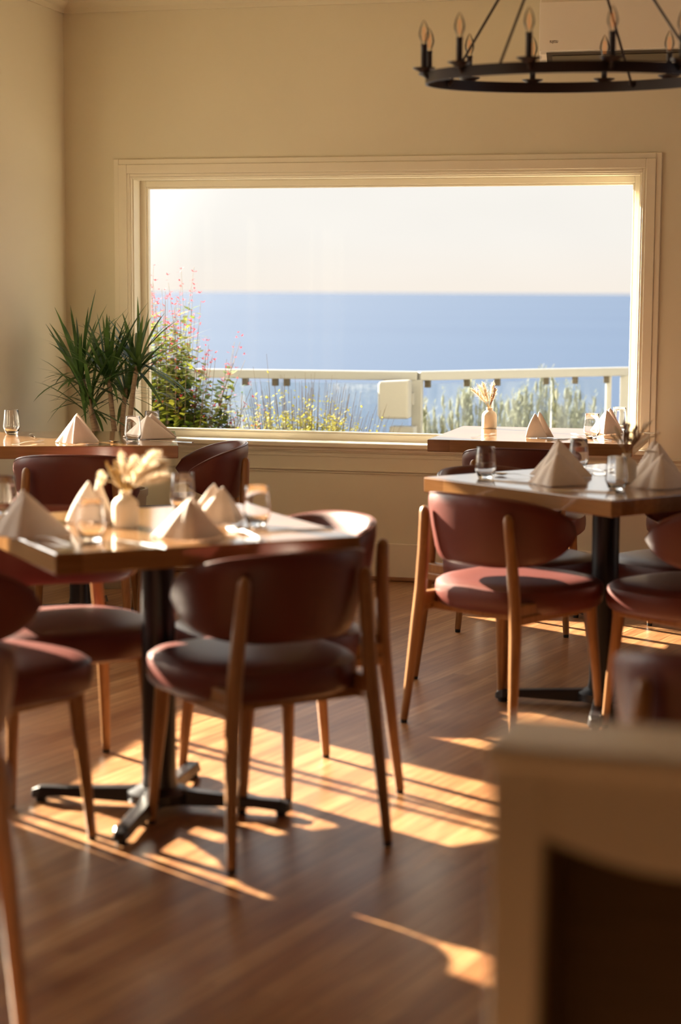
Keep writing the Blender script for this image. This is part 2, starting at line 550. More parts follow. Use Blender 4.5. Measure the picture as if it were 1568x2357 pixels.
MB().box(-hw - .088, hw + .088, -.020, 0, -.032, -.014).build('apron_moulding', M['trim'], win, bevel=.004, smooth=False)
MB().box(-hw + .04, hw - .04, .109, .113, .046, H - .04).build('pane', M['pane'], win, smooth=False)

for k, (a, c_, d, e_) in enumerate(LW):
    w = struct(thing('window_%d' % (k + 2), '', '', (XL, (a + c_) / 2, d)))
    del w['label']; del w['category']
    hy = (c_ - a) / 2; hh = e_ - d
    q = MB()
    q.box(0, .02, -hy - .09, -hy, -.09, hh + .09); q.box(0, .02, hy, hy + .09, -.09, hh + .09)
    q.box(0, .02, -hy, hy, hh, hh + .09); q.box(0, .02, -hy, hy, -.09, 0)
    q.build('casing', M['trim'], w, bevel=.003, smooth=False)
    q = MB()
    q.box(-.11, -.06, -hy, -hy + .012, 0, hh); q.box(-.11, -.06, hy - .04, hy, 0, hh)
    q.box(-.11, -.06, -hy, hy, hh - .04, hh); q.box(-.11, -.06, -hy, hy, 0, .04)
    q.build('sash', M['trim'], w, bevel=.002, smooth=False)
    mull = ((), (6.278, 6.350, 5.292), ((a + c_) / 2,))[k]
    for my in mull:
        MB().box(-.10, -.07, my - (a + c_) / 2 - .011, my - (a + c_) / 2 + .011, .04, hh - .04).build('mullion', M['trim'], w, smooth=False)
    MB().box(-.088, -.084, -hy + .01, hy - .04, .04, hh - .04).build('pane', M['pane'], w, smooth=False)

w = struct(thing('window_5', '', '', (XR, (RW[0] + RW[1]) / 2, RW[2])))  # unseen window on the right, added for extra daylight on the walls
del w['label']; del w['category']
hy = (RW[1] - RW[0]) / 2; hh = RW[3] - RW[2]
q = MB()
q.box(-.02, 0, -hy - .09, -hy, -.09, hh + .09); q.box(-.02, 0, hy, hy + .09, -.09, hh + .09); q.box(-.02, 0, -hy, hy, hh, hh + .09); q.box(-.02, 0, -hy, hy, -.09, 0)
q.build('casing', M['trim'], w, bevel=.003, smooth=False)
q = MB()
q.box(.06, .11, -hy, -hy + .04, 0, hh); q.box(.06, .11, hy - .04, hy, 0, hh); q.box(.06, .11, -hy, hy, hh - .04, hh); q.box(.06, .11, -hy, hy, 0, .04)
q.build('sash', M['trim'], w, smooth=False)

# ------------------------------------------------------------------ outside
struct(MB().box(-14, 6, YB + T + .02, 13.6, -.6, -.17).build('terrace', M['concrete'], smooth=False))
struct(MB().box(-14, XL - T - .02, -6, YB + T + .02, -.6, -.17).build('side_terrace', M['concrete'], smooth=False))
sea = MB()
sea.grid([[(x, y, -12.) for x in (-30000, -3000, -300, 300, 3000, 30000)] for y in (13.7, 40, 200, 1500, 9000, 40000)])
tag(sea.build('sea', M['sea'], smooth=False), 'calm blue sea reaching the horizon outside the window', 'sea', kind='stuff')


# ------------------------------------------------------------------ railing outside
def rail_path(pts, name_root):
    pass


rl = thing('terrace_railing', 'pale glass balustrade with a flat white handrail beyond the window', 'railing', (0, 0, 0))
RP = [(-5.2, 10.90), (-2.292, 11.13), (-1.109, 12.30), (-.55, 12.62), (1.2, 13.4)]
RZ = .9


def seg_box(b, p, q, w, z0, z1, off=0):
    p = Vector((*p, 0)); q = Vector((*q, 0)); d = (q - p).normalized(); n = Vector((-d.y, d.x, 0))
    p = p + n * off; q = q + n * off
    poly = [(p + n * w / 2), (p - n * w / 2), (q - n * w / 2), (q + n * w / 2)]
    b.rings([[(v.x, v.y, z0) for v in poly], [(v.x, v.y, z1) for v in poly]])


for i in range(len(RP) - 1):
    b = MB(); seg_box(b, RP[i], RP[i + 1], .07, RZ - .055, RZ)
    b.build('handrail', M['rail_white'], rl, bevel=.008, smooth=False)
for (x, y, w) in ((-2.292, 11.13, .062), (-1.232, 12.18, .036), (-1.109, 12.30, .11), (-5.1, 10.91, .06), (.6, 13.14, .06)):
    MB().box(x - w / 2, x + w / 2, y - w / 2, y + w / 2, -.17, RZ - .05).build('post', M['rail_white'], rl, bevel=.004, smooth=False)


def lerp2(p, q, t): return (p[0] + (q[0] - p[0]) * t, p[1] + (q[1] - p[1]) * t)


for i, cuts in ((0, (.03, .34, .66, .985)), (1, (.04, .345, .62, .64, .90)), (2, (.1, .9)), (3, (.05, .95))):
    for a, c_ in zip(cuts[:-1], cuts[1:]):
        if c_ - a < .03: continue
        b = MB(); seg_box(b, lerp2(RP[i], RP[i + 1], a + .004), lerp2(RP[i], RP[i + 1], c_ - .004), .010, -.10, RZ - .075)
        b.build('glass_panel', M['railpane'], rl, smooth=False)
for i, ts in ((0, (.63, .695, .72, .935)), (1, (.045, .22, .36, .59, .73, .885))):
    for t in ts:
        x, y = lerp2(RP[i], RP[i + 1], t)
        MB().box(x - .018, x + .018, y - .02, y + .02, RZ - .10, RZ - .052).build('glass_clip', M['dark_slot'], rl, bevel=.003, smooth=False)

spk = thing('outdoor_speaker', 'white box speaker fixed to the railing corner post outside', 'speaker', (-2.40, 10.98, .62))
b = MB()
b.rings([[(-.085, -.09, 0), (.095, -.055, 0), (.095, .055, 0), (-.085, .09, 0)],
         [(-.085, -.09, .225), (.095, -.055, .235), (.095, .055, .235), (-.085, .09, .225)]])
b.build('housing', M['speaker'], spk, bevel=.015, smooth=False)
MB().box(-.092, -.080, -.075, .075, .015, .21).build('grille', simple('grille_grey', (.40, .42, .44), .6), spk, bevel=.006, smooth=False)
MB().box(.03, .10, .05, .10, .08, .15).build('bracket', M['speaker'], spk, smooth=False)
ub = thing('utility_box', 'pale grey box standing below the speaker behind the shrub', 'box', (-2.37, 11.02, -.17))
MB().box(-.06, .09, -.06, .06, 0, .74).build('casing', simple('grey_box', (.28, .275, .26), .6), ub, bevel=.006, smooth=False)
MB().box(-.05, .08, -.066, -.058, .3, .70).build('lid', simple('grey_box_lid', (.32, .31, .30), .6), ub, bevel=.003, smooth=False)


# ------------------------------------------------------------------ plants
def leaf(b, p, d, L, W, curl=.3, n=4, upv=Vector((0, 0, 1))):
    """narrow pointed leaf from p along d, bending down"""
    d = d.normalized()
    side = d.cross(upv)
    if side.length < .05: side = Vector((1, 0, 0))
    side.normalize()
    base = len(b.v)
    pos = Vector(p)
    dd = Vector(d)
    for i in range(n + 1):
        t = i / n
        w = W * (sin(pi * min(1, (t * .86 + .14))) ** .8) * .5
        if i == n: w = W * .02
        b.v.append(tuple(pos - side * w)); b.v.append(tuple(pos + side * w))
        pos = pos + dd * (L / n)
        dd = (dd + Vector((0, 0, -1)) * curl * (.4 + t) / n).normalized()
    for i in range(n):
        a = base + 2 * i
        b.f.append((a, a + 1, a + 3, a + 2))


def dracaena():
    rnd = random.Random(5)
    r = thing('potted_dracaena', 'spiky green dracaena with bare pale stems in the corner by the window', 'potted plant', (-3.12, 8.12, 0))
    pot = MB().lathe([(.001, 0), (.115, 0), (.125, .02), (.15, .42), (.158, .43), (.158, .46), (.145, .46), (.14, .43), (.001, .42)], 32)
    pot.build('pot', M['pot'], r)
    MB().lathe([(.001, .435), (.138, .43)], 24).build('soil', M['soil'], r)
    heads = []
    stems = [((.02, .0), (-.02, .0, 1.0)), ((-.03, .01), (-.17, .02, 1.0)), ((.05, .0), (.13, -.02, 1.06)), ((.00, .05), (.05, .04, .93)),
             ((-.04, -.03), (-.10, -.05, .88))]
    for (bx, by), (tx, ty, tz) in stems:
        pts = []
        for i in range(9):
            t = i / 8
            pts.append((bx + (tx - bx) * t ** 1.4, by + (ty - by) * t ** 1.4 + .012 * sin(t * 6), .42 + (tz - .42) * t))
        MB().tube(pts, [.015 - .004 * i / 8 for i in range(9)], 10).build('stem', M['trunk'], r)
        heads.append((tx, ty, tz))
    for hi, (hx, hy, hz) in enumerate(heads):
        b = MB()
        nleaf = 58 if hi < 3 else 30
        for i in range(nleaf):
            a = rnd.uniform(0, 2 * pi)
            el = rnd.uniform(-.35, 1.2) if rnd.random() < .85 else rnd.uniform(1.0, 1.5)
            L = rnd.uniform(.24, .42) * (1 if hi < 3 else .9)
            d = Vector((cos(a) * cos(el), sin(a) * cos(el) * .8, sin(el)))
            if hy + d.y * L + 8.12 > YB - .03: d.y *= -.5
            if hx + d.x * L - 3.12 < XL + .06: d.x = (XL + .07 + 3.12 - hx) / L
            if hy + d.y * L + 8.12 > YB - .06: d.y = (YB - .07 - 8.12 - hy) / L
            L *= min(1.0, d.length)
            leaf(b, (hx + rnd.uniform(-.01, .01), hy, hz - rnd.uniform(0, .07)), d, L, rnd.uniform(.015, .022), rnd.uniform(.2, 1.3), 7)
        b.build('leaf_cluster', M['leaf_dark'], r)


dracaena()


def salvia():
    rnd = random.Random(11)
    r = thing('flowering_shrub', 'tall leafy shrub with small pink flowers outside the left of the window', 'shrub', (-3.28, 9.42, -.17))
    st = MB(); lf = MB(); fl = MB()

    def flower(p, s):
        for k in range(4):
            a = rnd.uniform(0, 6.28)
            leaf(fl, p, Vector((cos(a), sin(a), rnd.uniform(-.3, .9))), s * rnd.uniform(.7, 1.3), s * .38, .4, 2)
    for i in range(150):
        a = rnd.uniform(0, 2 * pi)
        rr = rnd.random() ** .6
        bx = .16 * rr * cos(a); by = .14 * rr * sin(a)
        tx = bx * 2.6 + rnd.uniform(-.07, .07); ty = by * 2.0
        edge = max(0, tx) / .45
        H_ = rnd.uniform(.95, 1.62) * (1 - .34 * edge)
        if i < 9: H_ = rnd.uniform(1.45, 1.72); tx = rnd.uniform(-.18, .20)
        if 9 <= i < 14: H_ = rnd.uniform(1.15, 1.36); tx = rnd.uniform(.28, .40)
        pts = []
        n = 14
        for k in range(n + 1):
            t = k / n
            pts.append(Vector((bx + (tx - bx) * t ** 1.3 + .012 * sin(5 * t + i), by + (ty - by) * t + .01 * cos(4 * t + i), H_ * t)))
        st.tube(pts, [.0035 - .0025 * k / n for k in range(n + 1)], 4, cap=False)
        for k in range(3, n + 1):
            t = k / n
            p = pts[k]
            if t < .86:
                for q in range(15 if t < .75 else 6):
                    an = rnd.uniform(0, 6.28)
                    d = Vector((cos(an), sin(an), rnd.uniform(-.3, .6)))
                    pp = p + Vector((rnd.uniform(-.035, .035), rnd.uniform(-.03, .03), rnd.uniform(-.05, .05)))
                    leaf(lf, pp, d, rnd.uniform(.036, .070), rnd.uniform(.022, .036), rnd.uniform(.3, 1.6), 2)
                if rnd.random() < .30: flower(p + Vector((rnd.uniform(-.03, .03), rnd.uniform(-.04, .0), .01)), .021)
            else:
                for q in range(3):
                    if rnd.random() < .6: flower(p + Vector((rnd.uniform(-.014, .014), rnd.uniform(-.01, .01), rnd.uniform(-.05, .05))), .019)
    st.build('stem', M['twig'], r); lf.build('foliage', M['salvia_leaf'], r); fl.build('flowers', M['flower'], r)


salvia()


def low_shrub(name, label, x, y, w, h, seed, n, flowers=False, hz=None):
    rnd = random.Random(seed)
    r = thing(name, label, 'shrub', (x, y, -.17))
    st = MB(); lf = MB(); fl = MB()
    for i in range(n):
        u = rnd.uniform(-1, 1)
        bx = u * w * .35; by = rnd.uniform(-.14, .14)
        lean = u * w * .30 + rnd.uniform(-.07, .07)
        H_ = h * (1 - .34 * u * u) * rnd.uniform(.72, 1.0)
        if rnd.random() < .05: H_ *= 1.12
        m_ = 9; pts = []
        for k in range(m_ + 1):
            t = k / m_
            pts.append(Vector((bx + lean * t ** 1.2 + rnd.uniform(-.003, .003), by * (1 + .6 * t), H_ * t)))
        st.tube(pts, [.0026 - .0018 * k / m_ for k in range(m_ + 1)], 3, cap=False)
        for k in range(2, m_ + 1):
            t = k / m_
            if t > .90: continue
            cnt = 13 if t < .78 else 2
            for q in range(cnt):
                an = rnd.uniform(0, 6.28)
                pp = pts[k] + Vector((rnd.uniform(-.02, .02), rnd.uniform(-.02, .02), rnd.uniform(-.04, .04)))
                leaf(lf, pp, Vector((cos(an), sin(an), rnd.uniform(.1, 1))), rnd.uniform(.016, .028), rnd.uniform(.009, .015), .3, 2)
    st.build('twigs', M['twig'], r); lf.build('foliage', M['shrub_leaf'], r)


low_shrub('low_shrub', 'low twiggy shrub with tiny yellow green leaves outside the window centre', -2.69, 9.85, .98, 1.12, 3, 440)

# small flowering sprays between the tall shrub and the twiggy one
rnd = random.Random(8)
r = thing('flowering_sprig', 'short loose sprig of pink flowers between the tall and the low shrub', 'plant', (-2.98, 9.55, -.17))
st = MB(); lf = MB(); fl = MB()
for i in range(14):
    tx = rnd.uniform(-.10, .16); Hh = rnd.uniform(.80, 1.02)
    pts = [Vector((tx * (k / 8) ** 1.2, rnd.uniform(-.01, .01), Hh * k / 8)) for k in range(9)]
    st.tube(pts, .0018, 4, cap=False)
    for k in range(4, 9):
        for q in range(5):
            an = rnd.uniform(0, 6.28)
            leaf(lf, pts[k] + Vector((0, 0, rnd.uniform(-.04, .04))), Vector((cos(an), sin(an), .3)), .03, .012, .8, 2)
        if rnd.random() < .5:
            for q in range(4):
                an = rnd.uniform(0, 6.28)
                leaf(fl, pts[k] + Vector((rnd.uniform(-.02, .02), 0, rnd.uniform(-.02, .02))), Vector((cos(an), sin(an), .4)), .02, .008, .3, 2)
st.build('stem', M['twig'], r); lf.build('foliage', M['salvia_leaf'], r); fl.build('flowers', M['flower'], r)['kind'] = 'stuff'


def lavender(x, y, w, h, seed, n, label):
    rnd = random.Random(seed)
    r = thing('lavender_bush', label, 'shrub', (x, y, -.17), group=None)
    st = MB(); lf = MB()
    for i in range(n):
        u = rnd.uniform(-1, 1)
        bx = u * w * .33; by = rnd.uniform(-.15, .15)
        lean = u * w * .25 + rnd.uniform(-.04, .04)
        H_ = h * (1 - .25 * abs(u)) * rnd.uniform(.6, 1.0)
        pts = [Vector((bx + lean * (k / 8) ** 1.3, by, H_ * k / 8)) for k in range(9)]
        st.tube(pts, .003, 3, cap=False)
        top = pts[-1]
        lf.tube([top - Vector((0, 0, .07)), top - Vector((0, 0, .045)), top - Vector((0, 0, .015)), top + Vector((0, 0, .01))], [.004, .010, .009, .002], 6)
        for k in range(3, 9):
            for q in range(6):
                an = rnd.uniform(0, 6.28)
                leaf(lf, pts[k] + Vector((0, 0, rnd.uniform(-.05, .05))), Vector((cos(an), sin(an), 1.2)), rnd.uniform(.03, .055), .006, .2, 2)
    st.build('stems', M['lavender'], r); lf.build('foliage', M['lavender'], r)


lavender(-2.20, 12.35, .62, .98, 21, 150, 'pale grey green lavender bush right behind the railing corner post')
lavender(-1.72, 12.75, .50, 1.05, 22, 140, 'taller dark green lavender bush behind the glass, right of the vase')
lavender(-1.50, 12.98, .30, .92, 23, 70, 'sparse lavender bush at the right end of the row behind the glass')
lavender(-2.05, 10.75, .22, .86, 24, 26, 'small grey green tuft at the right foot of the twiggy shrub')


# ------------------------------------------------------------------ chairs
def make_chair(label, loc, rot):
    t = thing('dining_chair', label, 'chair', loc, rot, 'leather dining chairs')
    # seat cushion
    rs = []
    for (z, s) in ((.384, .88), (.387, .95), (.396, .985), (.418, 1.0), (.442, 1.0), (.458, .985), (.468, .93), (.476, .80), (.480, .55), (.481, .25)):
        ring = []
        for k in range(40):
            a = 2 * pi * k / 40
            e_ = 2 / 2.7
            x = abs(cos(a)) ** e_ * (1 if cos(a) >= 0 else -1)
            y = abs(sin(a)) ** e_ * (1 if sin(a) >= 0 else -1)
            wx_ = .252 * (1 + .04 * y)
            ring.append((x * wx_ * s, .035 + y * .245 * s, z))
        rs.append(ring)
    MB().rings(rs).build('seat', M['leather'], t)
    # wooden frame below the seat
    fr = MB()
    fr.box(-.19, .19, .165, .190, .368, .394); fr.box(-.19, .19, -.172, -.150, .368, .394)
    for s in (-1, 1):
        q = [(s * .215, -.215), (s * .188, -.215), (s * .172, .20), (s * .199, .20)]
        if s < 0: q = q[::-1]
        fr.prism(q, .366, .394)
        q = [(s * .210, -.222), (s * .180, -.222), (s * .180, -.10), (s * .206, -.10)]
        if s < 0: q = q[::-1]
        fr.prism(q, .384, .428)
    fr.build('seat_frame', M['chair_wood'], t, bevel=.005, smooth=False)
    # backrest: barrel shell, leaning outward towards the top
    nu = 44; K = 16
    TM = 1.62
    rings = []
    piping = []
    for i in range(nu + 1):
        u = -1 + 2 * i / nu
        tt = u * TM
        au = abs(u)
        end = max(0.0, 1 - au ** 5.5) ** .5
        endb = max(0.0, 1 - au ** 3.0) ** .5
        zm = .642 - .012 * au ** 2
        ztop = zm + (.118 - .052 * au ** 2.2) * max(end, .03)
        zbot = zm - .110 * max(endb, .03)
        th = .019 * (.35 + .65 * end)
        ring = []
        for k in range(K):
            a = 2 * pi * k / K
            ca, sa = cos(a), sin(a)
            zz = (abs(sa) ** .45) * (1 if sa >= 0 else -1)
            tk = (abs(ca) ** .8) * (1 if ca >= 0 else -1)
            z = (ztop + zbot) / 2 + zz * (ztop - zbot) / 2
            lean = (z - .60) * .16
            A = .228 + lean + tk * th; B_ = .232 + lean + tk * th
            sx = sin(tt); cx = cos(tt)
            x = A * (abs(sx) ** .86) * (1 if sx >= 0 else -1)
            y = .012 - B_ * (abs(cx) ** .90) * (1 if cx >= 0 else -1)
            ring.append((x, y, z))
        rings.append(ring)
        piping.append(ring[K // 4 - 1])
    bk = MB().rings(rings).build('backrest', M['leather'], t)
    MB().tube(piping[1:-1], .0032, 6).build('piping', M['piping'], bk)
    # legs
    for s in (-1, 1):
        # rear legs run up outside the back
        pts = [(s * .222, -.262, .012), (s * .213, -.245, .16), (s * .202, -.228, .33), (s * .192, -.221, .44), (s * .181, -.223, .56), (s * .173, -.228, .65), (s * .170, -.231, .690), (s * .1695, -.232, .702), (s * .169, -.232, .708)]
        rd = [.0125, .0155, .019, .0195, .0185, .0175, .0165, .012, .004]
        lg = MB().tube(pts, rd, 12).build('leg', M['chair_wood'], t)
        MB().lathe([(.001, 0), (.010, 0), (.011, .004), (.011, .016), (.001, .016)], 12, (s * .222, -.262, 0)).build('foot_pad', M['rubber'], lg)
        pts = [(s * .205, .212, .012), (s * .198, .200, .16), (s * .189, .186, .30), (s * .183, .178, .416)]
        lg = MB().tube(pts, [.012, .0155, .019, .021], 12).build('leg', M['chair_wood'], t)
        MB().lathe([(.001, 0), (.010, 0), (.011, .004), (.011, .016), (.001, .016)], 12, (s * .205, .212, 0)).build('foot_pad', M['rubber'], lg)
    return t


# (x, y, facing in degrees, label)
CH = [
    (-1.315, 4.435, 135.5, 'brown leather chair seen from behind at the near right side of the front left table'),
    (-1.390, 4.885, 222, 'leather chair on the far right side of the front left table, mostly hidden'),
    (-1.985, 4.165, 64, 'leather chair cut by the left edge, at the near side of the front left table'),
    (-2.00, 4.77, -50, 'leather chair on the far left side of the front left table, beyond the column'),
    (-.890, 5.845, 60, 'brown leather chair seen from behind at the near left side of the front right table'),
    (-.975, 6.42, -38, 'leather chair on the far left side of the front right table, rim showing'),
    (-.285, 5.87, 142, 'leather chair cut by the right edge at the near side of the front right table'),
    (-.345, 6.50, -128, 'leather chair on the far right side of the front right table, beyond the black column'),
    (-1.115, 7.62, 90, 'leather chair with sunlit rim in front of the table by the window with the vase'),
    (-.33, 7.86, 165, 'leather chair at the right side of the window table, cut by the right edge'),
    (-2.76, 6.80, 104, 'leather chair seen from behind at the front of the table in the left corner'),
    (-2.475, 7.27, 203, 'leather chair in profile at the right side of the table in the left corner'),
    (-1.665, 3.10, 122, 'blurred leather chair cut by the left edge, nearest the camera on the left'),
    (-.075, 3.46, 88, 'blurred leather chair at the right edge behind the cream console'),
]
c0 = make_chair(CH[0][3], (CH[0][0], CH[0][1], 0), R(CH[0][2] - 90))
for x, y, a, lab in CH[1:]:
    dup(c0, (x, y, 0), R(a - 90), lab)


# ------------------------------------------------------------------ tables
ZT = .765


def make_table(x, y, a, sx, sy, label, arm_rot, px=None, py=None):
    t = thing('dining_table', label, 'table', (x, y, 0), R(a), 'wooden dining tables')
    MB().box(-sx / 2, sx / 2, -sy / 2, sy / 2, ZT - .052, ZT).build('tabletop', M['table'], t, bevel=.004, smooth=False)
    MB().lathe([(.001, .025), (.085, .025), (.085, .05), (.050, .065), (.0455, .09), (.0455, .68), (.055, .69), (.055, .70), (.001, .70)], 28).build('column', M['black'], t)
    MB().box(-.20, .20, -.20, .20, .700, ZT - .052).build('mounting_plate', M['black'], t, smooth=False)
    ar = R(arm_rot)
    for k in range(4):
        a2 = ar + k * pi / 2
        b = MB()
        rs = []
        for (d, w, z0, z1) in ((.03, .030, .018, .062), (.10, .028, .018, .056), (.27, .024, .022, .046), (.335, .024, .016, .044), (.355, .018, .012, .036), (.362, .008, .014, .028)):
            c_, s__ = cos(a2), sin(a2)
            rs.append([(c_ * d - s__ * w, s__ * d + c_ * w, z0), (c_ * d + s__ * w, s__ * d - c_ * w, z0),
                       (c_ * d + s__ * w * .7, s__ * d - c_ * w * .7, z1), (c_ * d - s__ * w * .7, s__ * d + c_ * w * .7, z1)])
        b.rings(rs)
        arm = b.build('base_arm', M['black'], t, bevel=.003, smooth=False)
        MB().lathe([(.001, 0), (.014, 0), (.014, .018), (.001, .018)], 12, (cos(a2) * .335, sin(a2) * .335, 0)).build('levelling_foot', M['rubber'], arm)
    return t


make_table(-1.640, 4.583, 39.6, .80, .80, 'thick wooden square table in the front left with vase and pampas plumes', 3 - 39.6)
make_table(-.619, 6.137, -38, .865, .86, 'wooden square table in the front right, one corner towards the camera', 2 + 38)
make_table(-1.10, 8.065, 0, .86, .84, 'wooden table against the wall under the right end of the window', 45)
make_table(-2.944, 7.253, 20, .82, .78, 'wooden table in the left corner beside the potted dracaena', 45 + 30)


# ------------------------------------------------------------------ tableware
def make_tumbler(label, loc):
    b = MB().lathe([(.0005, 0), (.021, 0), (.0245, .002), (.0275, .008), (.0345, .025), (.0362, .031), (.0360, .036), (.0322, .075), (.0295, .104), (.0291, .105), (.0286, .104),
                    (.0312, .075), (.0349, .036), (.0348, .031), (.0325, .025), (.026, .0125), (.022, .0100), (.0005, .0095)], 48)
    o = b.build('tumbler', M['glass'], loc=loc, angle=80)
    return tag(o, label, 'glass', 'stemless tumblers')


GL = [
    (-1.700, 4.262, 'stemless glass nearest the near edge of the front left table, before the vase'),
    (-1.690, 4.935, 'stemless glass just right of the pampas plumes on the front left table'),
    (-1.392, 4.668, 'stemless glass nearest the right corner of the front left table'),
    (-2.135, 4.710, 'stemless glass cut by the left edge on the front left table'),
    (-3.300, 7.370, 'sunlit stemless glass at the left edge on the corner table'),
    (-2.664, 7.150, 'stemless glass standing before the right napkin on the corner table'),
    (-2.700, 7.480, 'stemless glass half hidden behind the right napkin on the corner table'),
    (-1.020, 6.095, 'stemless glass nearest the left corner of the front right table'),
    (-.760, 6.530, 'stemless glass at the far middle of the front right table, behind the cutlery'),
    (-.560, 5.850, 'stemless glass before the vase on the front right table'),
    (-.870, 7.930, 'stemless glass before the right napkin on the window table'),
    (-.800, 8.420, 'stemless glass at the far right of the window table'),
]
g0 = make_tumbler(GL[0][2], (GL[0][0], GL[0][1], ZT))
for x, y, lab in GL[1:]:
    g = g0.copy(); col.objects.link(g); g.location = (x, y, ZT); g['label'] = lab


def make_napkin(label, x, y, rot, w=.098, h=.118, d=.075, seed=0, lean=0.0):
    rnd = random.Random(seed)
    b = MB()
    n = 28; mm = 12
    for layer in range(2):
        oy = .040 * layer
        hh = h * (1.0 if layer == 0 else 1.07)
        dd = d * (1 if layer == 0 else .45)
        ww = w * (1 if layer == 0 else .90)
        ax = lean * layer
        pts = []
        for i in range(n + 1):
            t = -1 + 2 * i / n
            bx = ww * t * (1 - .02 * cos(9 * t))
            by = oy - dd * (1 - abs(t) ** 1.25) + .022 * abs(t)
            row = []
            for k in range(mm + 1):
                s = k / mm
                topx = ax + .008 * t; topy = oy * .6 - .004 * (1 - t * t)
                px = bx + (topx - bx) * s
                py = by + (topy - by) * s
                pz = hh * s
                bul = .010 * sin(pi * s) * (1 - abs(t) ** 4)
                py -= bul * .7
                px += bul * .8 * (1 if t > 0 else -1) * abs(t)
                pz -= .004 * (1 - cos(3 * t)) * s
                fold = .0025 * sin(14 * t + layer + seed) * (1 - s)
                row.append((px + fold, py + fold, max(pz, .0016)))
            pts.append(row)
        b.grid(pts)
    o = b.build('napkin', M['napkin'], loc=(x, y, ZT + .0005), rotz=rot, solid=.0026, subd=1, angle=180)
    return tag(o, label, 'napkin', 'folded linen napkins')


# rot: direction the front ridge points (degrees), 0 = towards -y
NP = [
    (-1.885, 4.290, 10, .112, .108, 'pyramid napkin at the left edge of the front left table'),
    (-1.835, 4.60, -60, .080, .112, 'pyramid napkin with bright left rim, left of the vase on the front left table'),
    (-1.480, 4.370, 28, .098, .098, 'pyramid napkin right of the vase, nearest the front left table edge'),
    (-1.500, 4.700, 50, .088, .096, 'pyramid napkin between two glasses at the far right of the front left table'),
    (-2.855, 7.010, 12, .092, .112, 'bright sunlit pyramid napkin on the corner table'),
    (-2.665, 7.330, 0, .118, .098, 'shaded pyramid napkin by the window sill on the corner table'),
    (-.785, 6.19, -8, .108, .120, 'rear of two overlapping pyramid napkins on the front right table'),
    (-.760, 5.93, -4, .100, .100, 'front of two overlapping pyramid napkins on the front right table'),
    (-.430, 5.93, 14, .100, .104, 'front pyramid napkin at the right edge of the front right table'),
    (-.46, 6.22, 8, .092, .122, 'rear pyramid napkin at the right edge behind another napkin'),
    (-1.105, 7.88, -40, .058, .104, 'narrow pyramid napkin alone in the middle of the window table'),
    (-.835, 8.20, 0, .074, .105, 'pyramid napkin behind a glass at the right of the window table'),
]
for i, (x, y, a, w, h, lab) in enumerate(NP):
    make_napkin(lab, x, y, R(a), w, h, .07 if w > .07 else .055, i, .012 * ((i % 3) - 1))


def make_vase(label, x, y):
    b = MB().lathe([(.0005, 0), (.030, 0), (.0335, .003), (.0345, .010), (.0345, .058), (.032, .068), (.024, .077), (.0150, .082), (.0135, .088), (.0150, .095),
                    (.0125, .095), (.0110, .088), (.0120, .080), (.028, .060), (.028, .010), (.0005, .008)], 36)
    return tag(b.build('bud_vase', M['vase'], loc=(x, y, ZT)), label, 'vase', 'small bottle vases')


make_vase('cream bottle vase beneath the pampas plumes on the front left table', -1.710, 4.530)
make_vase('cream bottle vase among the napkins on the front right table', -.552, 6.08)
make_vase('cream bottle vase at the back left corner of the window table', -1.385, 8.36)


def plume(b, p, d, L, W, seed, dens=260, droop=.5, fine=.0012):
    """soft plume: a spine with many fine hairs"""
    rnd = random.Random(seed)
    d = Vector(d).normalized()
    pts = []; pos = Vector(p); dd = Vector(d)
    n = 10
    for i in range(n + 1):
        pts.append(pos.copy()); pos = pos + dd * (L / n); dd = (dd + Vector((0, 0, -1)) * droop / n).normalized()
    b.tube(pts, [.0012] * (n + 1), 4, cap=False)
    for i in range(dens):
        t = rnd.random() ** .8
        f = t * (n - 1); k = int(f); q = pts[k].lerp(pts[k + 1], f - k)
        ax = (pts[k + 1] - pts[k]).normalized()
        a = Vector((rnd.gauss(0, 1), rnd.gauss(0, 1), rnd.gauss(0, 1)))
        a = (a - ax * a.dot(ax)).normalized()
        prof = sin(pi * min(1, t * .9 + .1)) ** .6
        leaf(b, q, (ax * 1.1 + a * rnd.uniform(.2, 1.0)), W * prof * rnd.uniform(.8, 1.5), fine * 2, .5, 3)


